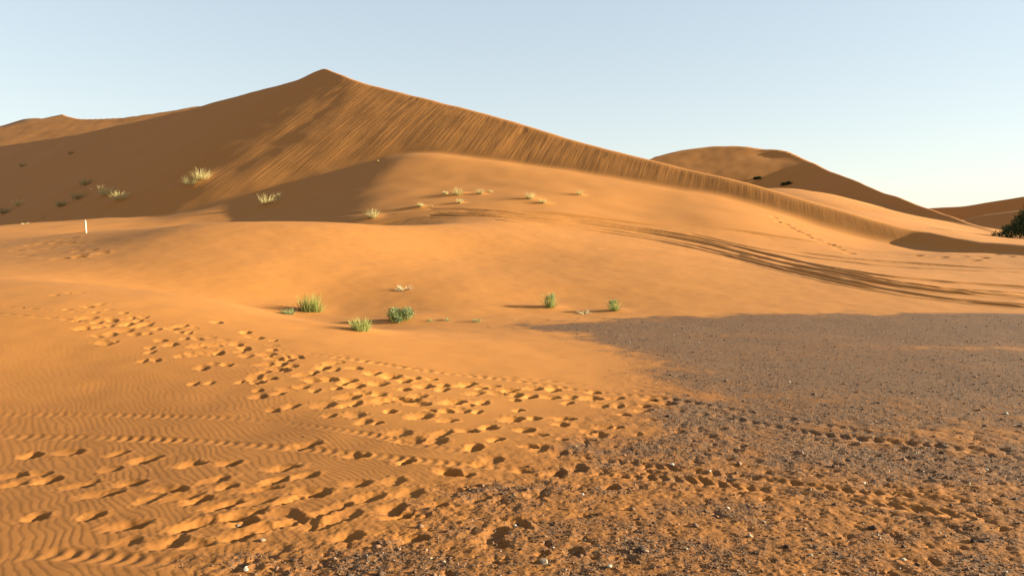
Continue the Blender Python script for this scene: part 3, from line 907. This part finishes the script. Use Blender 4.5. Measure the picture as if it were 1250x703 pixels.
# ------------------------------------------------------------------ pale tufts on the apron, olive tufts on the shaded flank
def tuft(u, v, hpx, wpx, seed, mat, label, group=None, lean=(.12, 0), ell=(1, .6), n=150, rot=0.0):
    p = at(u, v); q = pxm(p)
    e = thing('grass_tuft', p, label, 'grass', group)
    V, F, T = blades(n, hpx * 1.05 * q, wpx * .35 * q, max(.012, .28 * q), (.1, 1.0), .55, seed, ell=ell, lean=lean, rot=rot)
    mesh_obj('blades', V, F, mat, e, tone=T)
    V, F, T = twigs(7, hpx * .7 * q, wpx * .3 * q, .10 * q, seed + 500, .3)
    mesh_obj('dry_stalks', V, F, M_DEAD if mat is M_DIM else M_STRAW, e, tone=T * .6)
    # sand caught around the roots hides the stem bases
    return e
GA_ = 'pale straw tufts on the dune apron'
tuft(455, 266, 13, 13, 41, M_STRAW, 'pale straw tuft lowest on the apron where the ruts begin', GA_)
tuft(513, 252.5, 7, 8, 42, M_STRAW, 'small straw tuft just above the start of the ruts', GA_)
tuft(559, 238, 11, 11, 43, M_STRAW, 'round greenish straw tuft with the longest shadow on the apron', GA_)
tuft(544, 237, 5, 7, 44, M_STRAW, 'tiny straw tuft beside the round greenish one', GA_)
tuft(561, 248, 7, 9, 45, M_STRAW, 'small straw tuft below the round greenish one', GA_)
tuft(586, 237, 8, 7, 46, M_STRAW, 'small upright straw tuft upslope beside a tiny sprig', GA_)
tuft(599, 235, 3.5, 6, 47, M_STRAW, 'flat tiny straw sprig on the apron', GA_)
tuft(647, 243, 11, 10, 48, M_STRAW, 'fan-shaped straw tuft above another on the open apron', GA_)
tuft(663, 248, 7, 10, 49, M_STRAW, 'sideways-blown straw tuft below the fan-shaped one', GA_, lean=(.5, -.2))
tuft(707, 238, 9, 8, 50, M_STRAW, 'thin wispy straw tuft standing alone under the slip face', GA_, n=70)
tuft(527, 252, 2.5, 5, 56, M_STRAW, 'faint low sprig between straw tufts on the apron', GA_, n=40)
tuft(462, 197, 2.5, 4, 51, M_STRAW, 'lone speck of dry grass at the foot of the slip face', n=40)
GB_ = 'olive tufts on the shaded flank'
tuft(326, 249, 14, 22, 52, M_STRAW, 'yellow grass tuft in the shaded valley with a dry branch', GB_, ell=(1, .5))
tuft(338, 243, 10, 10, 53, M_STRAW, 'thin dry branchy tuft beside the yellow valley tuft', GB_, n=50)
tuft(246, 219, 15, 26, 54, M_STRAW, 'broad yellow-green tuft at the edge of the lit amber sand', GB_, n=230, rot=.4)
tuft(233, 225, 12, 22, 55, M_DIM, 'dim olive tuft touching the broad yellow-green one', GB_, n=170, rot=.4)
tuft(146, 244, 13, 24, 57, M_STRAW, 'bright yellow elongated tuft, lower of a pair on the flank', GB_, n=220, rot=.5)
tuft(130, 238, 13, 26, 58, M_STRAW, 'bright yellow elongated tuft, upper of a pair on the flank', GB_, n=220, rot=.5)
tuft(105, 226, 11, 18, 59, M_DIM, 'dim olive tuft in shade above the bright yellow pair', GB_, rot=.5)
tuft(96, 243, 11, 22, 60, M_DIM, 'long olive tuft in shade next to the bright yellow pair', GB_, rot=.5)
tuft(75, 252, 10, 16, 61, M_DIM, 'olive tuft just above the white stake', GB_, rot=.4)
tuft(23, 251, 11, 16, 62, M_STRAW, 'pale dry tuft low on the shaded flank', GB_, n=90)
tuft(6, 261, 11, 16, 63, M_DIM, 'dim olive tuft low on the shaded flank', GB_)
tuft(87, 188.5, 5, 10, 64, M_DIM, 'small dark tuft high on the shaded flank', GB_, n=80)
tuft(28, 203, 6, 12, 65, M_DIM, 'small grey tuft high on the shaded flank', GB_, n=90)
for (u, v, s, seed, lab) in [(78, 268, 6, 71, 'flat bleached twig patch close above the white stake'), (161, 253, 3.5, 72, 'pale dry speck of twigs below the bright yellow pair'), (31, 273.5, 5, 73, 'flat dry twig patch low on the sand flank'), (54, 264.5, 3.5, 74, 'small dry twig patch beside the flat bleached one'), (141, 262, 2.5, 75, 'tiny dry twig speck on the amber sand')]:
    p = at(u, v); q = pxm(p)
    V, F, T = twigs(16, s * .8 * q, s * q, .16 * q, seed, .8)
    tag(mesh_obj('dead_plant', V, F, M_BLEACH, tone=T, loc=p), lab, 'dead plant')

# ------------------------------------------------------------------ dark bushes far off
p = at(1246, 297); px_, py_ = p[0], 60.0
px_ = (1258 - U0) / FPX * py_
p = (px_, py_, ground_z(px_, py_) - .05)
e = thing('tamarisk_bush', p, 'dark green feathery bush behind the low end of the great dune', 'bush')
lob = [(-2.6, 0, .25, .55, .6, .5), (-2.0, -.2, .45, .6, .6, .6), (-1.4, .2, .6, .7, .8, .75), (-.8, 0, 1.0, .8, .9, .95), (-.1, .1, 1.5, .9, 1, 1.2), (.7, 0, 1.8, 1.1, 1.1, 1.4), (1.7, .2, 1.7, 1.2, 1.1, 1.3), (2.7, 0, 1.2, 1.1, 1, 1.1), (-.2, -.5, .6, 1.8, .6, .6)]
V, F, T = leaves(lob, 16000, .085, 81)
mesh_obj('crown', V, F, M_DARKLEAF, e, tone=T)
V, F, T = twigs(7, 1.2, 1.6, .03, 82, .1)
mesh_obj('stems', V, F, M_BARK, e, tone=T)
for (u, v, wpx, seed, lab) in [(960, 225.5, 8, 91, 'low dark bush on the lit face of the distant dune'), (925, 218.5, 6, 92, 'smaller faint bush on the face of the distant dune')]:
    p = at(u, v); q = pxm(p)
    e = thing('desert_bush', p, lab, 'bush')
    V, F, T = leaves([(-wpx * .5 * q, 0, .1, wpx * .5 * q, .6, 2 * q), (wpx * .3 * q, 0, .2, wpx * .6 * q, .6, (3.2 if seed == 91 else 1.6) * q)], 900, .14, seed)
    mesh_obj('crown', V, F, M_DARKLEAF, e, tone=T)
    V, F, T = twigs(6, .5, .5, .03, seed + 3, .4)
    mesh_obj('stems', V, F, M_BARK, e, tone=T)

# ------------------------------------------------------------------ the white stake
m_stake, t, b = new_mat('weathered_white_wood', .7)
g = nd(t, 'ShaderNodeNewGeometry')
cst = mixc(t, ramp(t, noise_n(t, g.outputs['Position'], 14, 5, .7), .45, .72), (.62, .54, .40), (.36, .27, .17))
t.links.new(cst, b.inputs['Base Color'])
p = at(105, 284.5); q = pxm(p)
hh = 16 * q
prof = [(0, -.15, .036), (0, .10, .038), (.0, .5, .036), (0, .88, .034), (0, .97, .024), (0, 1.0, .008)]
V, F = [], []
for (_, f, rad) in prof:
    z = f * hh if f > 0 else f
    cxx = -.075 * max(f, 0) * hh
    for m in range(8):
        a = math.pi / 8 + m * math.pi / 4
        V.append((cxx + rad * math.cos(a) * 1.15, rad * math.sin(a) * .9, z))
for i in range(len(prof) - 1):
    for m in range(8):
        F.append((i * 8 + m, i * 8 + (m + 1) % 8, (i + 1) * 8 + (m + 1) % 8, (i + 1) * 8 + m))
F.append(tuple(range(len(V) - 8, len(V))))
tag(mesh_obj('marker_stake', V, F, m_stake, loc=p), 'short white wooden stake leaning slightly in trampled sand', 'stake')

# ------------------------------------------------------------------ stones
M_STONE = ramp_mat('stone', [(0, (.036, .021, .015)), (.4, (.115, .058, .031)), (.8, (.23, .117, .06)), (.93, (.34, .25, .17)), (1, (.62, .54, .44))], .75)
def rock(seed, sx, sy, sz, cuts=7):
    """angular stone: icosphere cut by several planes"""
    import bmesh
    bm = bmesh.new()
    bmesh.ops.create_icosphere(bm, subdivisions=3, radius=1)
    r = np.random.default_rng(seed)
    for _ in range(cuts):
        n = r.normal(size=3); n /= np.linalg.norm(n)
        d = r.uniform(.45, .8)
        for v in bm.verts:
            k = v.co.x * n[0] + v.co.y * n[1] + v.co.z * n[2]
            if k > d: v.co -= Vector(n) * (k - d)
    bmesh.ops.remove_doubles(bm, verts=bm.verts, dist=.02)
    V = np.array([v.co[:] for v in bm.verts]) * (sx, sy, sz)
    F = [tuple(v.index for v in f.verts) for f in bm.faces]
    bm.verts.index_update()
    F = [tuple(v.index for v in f.verts) for f in bm.faces]
    bm.free()
    return V, F
for (u, v, wpx, tone, seed, lab) in [
    (664, 687, 13, .91, 1, 'largest pale grey broken stone lying in a scraped hollow'),
    (730, 666, 7, .10, 2, 'black stone with a shiny chip near the round sand clod'),
    (789, 674, 9, .85, 3, 'grey tilted stone with a dark shaded hollow behind it'),
    (744, 691, 8, .95, 4, 'flat whitish stone chip on brown stony soil'),
    (711, 603.5, 5, 1.0, 5, 'small bright white stone on the darker stony patch'),
    (630, 642, 6, 1.0, 6, 'small white stone beside a shallow scuff'),
    (798, 693, 7, .6, 7, 'brown and white speckled stone near the tilted grey one'),
    (541, 686, 7, .9, 8, 'pale stone chip on gritty brown soil'),
    (1066, 645, 13, .12, 9, 'dark flat stone lying below the tread marks'),
    (1199, 661, 10, .25, 10, 'dark brown stone right below the longest tread mark'),
    (291, 643, 8, .9, 11, 'pale stone lodged in a deep footprint'),
    (320, 660, 10, .88, 12, 'thin pale stone slab at the edge of the footprints'),
    (300, 696, 7, .95, 13, 'white stone among gravel at the tyre-churned strip'),
    (338, 695, 9, .75, 14, 'grey stone among gravel at the tyre-churned strip'),
    (1229, 505, 6, .97, 15, 'pale stone on the dark far gravel'),
    (1154, 544, 6, .9, 16, 'pale stone beside the upper tread mark'),
    (820, 567, 6, 1.0, 17, 'white chip lying right on a tread mark'),
    (866, 575, 5, .95, 18, 'little pale stone between two tread marks'),
    (1204, 573, 5, 1.0, 19, 'tiny white stone above the long tread marks'),
    (1010, 541, 5, .9, 20, 'small pale stone on reddish soil'),
    (1120, 690, 9, .2, 21, 'dark angular stone on orange churned soil'),
    (960, 668, 8, .15, 22, 'blackish stone sunk in orange soil')]:
    p = at(u, v); q = pxm(p)
    r_ = wpx * .5 * q
    V, F = rock(100 + seed, r_ * 1.0, r_ * random.uniform(.7, 1.0), r_ * random.uniform(.45, .7))
    a = random.uniform(0, 6.28)
    V = V @ np.array([[math.cos(a), -math.sin(a), 0], [math.sin(a), math.cos(a), 0], [0, 0, 1]]).T
    V[:, 2] += r_ * .22
    tag(mesh_obj('stone', V, F, M_STONE, loc=p, tone=np.full(len(V), tone)), lab, 'stone')

# loose pebbles of the stony plain: beyond counting
def scatter(n):
    r = np.random.default_rng(5)
    out = []
    # uniform over the ground as it is seen from standing height, thinning out with distance
    jj = r.integers(40, NC - 42, n * 4)
    vv = r.uniform(384, 760, n * 4)
    yy = CAMZ * FPX / (vv - HOR)
    th = TH[jj] + r.uniform(-.001, .001, n * 4)
    xx = np.tan(th) * yy
    rad = np.hypot(xx, yy)
    ii = np.clip(np.searchsorted(RR, rad), 1, NR - 1)
    dn = GRAV[ii, jj]
    edge = r.uniform(size=n * 4)
    keep = (edge < dn * 1.0 + .003)
    return xx[keep][:n], yy[keep][:n], rad[keep][:n], ii[keep][:n], jj[keep][:n], r
xx, yy, rad, ii, jj, r = scatter(44000)
n = len(xx)
zz = np.array([ground_z(a, b_) for a, b_ in zip(xx, yy)])
OCT = np.array([(1, 0, 0), (0, 1, 0), (-1, 0, 0), (0, -1, 0), (0, 0, 1), (0, 0, -1)], float)
OF = np.array([(0, 1, 4), (1, 2, 4), (2, 3, 4), (3, 0, 4), (1, 0, 5), (2, 1, 5), (3, 2, 5), (0, 3, 5)])
size = (.0020 + .0030 * r.exponential(.6, n)) * (.95 + .045 * rad)
big = (r.uniform(size=n) < .014) & (rad < 11)
size[big] *= r.uniform(1.8, 3.2, big.sum())
size = np.clip(size, .0025, .032)
shp = OCT[None] + r.normal(0, .28, (n, 6, 3))
shp = shp * (size[:, None] * r.uniform(.6, 1.25, (n, 3)) * np.array([1, 1, .62]))[:, None, :]
ang = r.uniform(0, 6.28, n)
ca, sa = np.cos(ang)[:, None], np.sin(ang)[:, None]
shp = np.stack([shp[..., 0] * ca - shp[..., 1] * sa, shp[..., 0] * sa + shp[..., 1] * ca, shp[..., 2]], -1)
V = (shp + np.stack([xx, yy, zz + size * .22], -1)[:, None, :]).reshape(-1, 3)
F = (OF[None] + 6 * np.arange(n)[:, None, None]).reshape(-1, 3)
tone = np.clip(r.beta(1.6, 2.4, n), 0, .9)
white = r.uniform(size=n) < .022
tone[white] = r.uniform(.9, 1.0, white.sum())
g_ = mesh_obj('gravel', V, F, M_STONE, tone=np.repeat(tone, 6))
g_['kind'] = 'stuff'
g_['label'] = 'loose dark pebbles scattered over the stony plain'
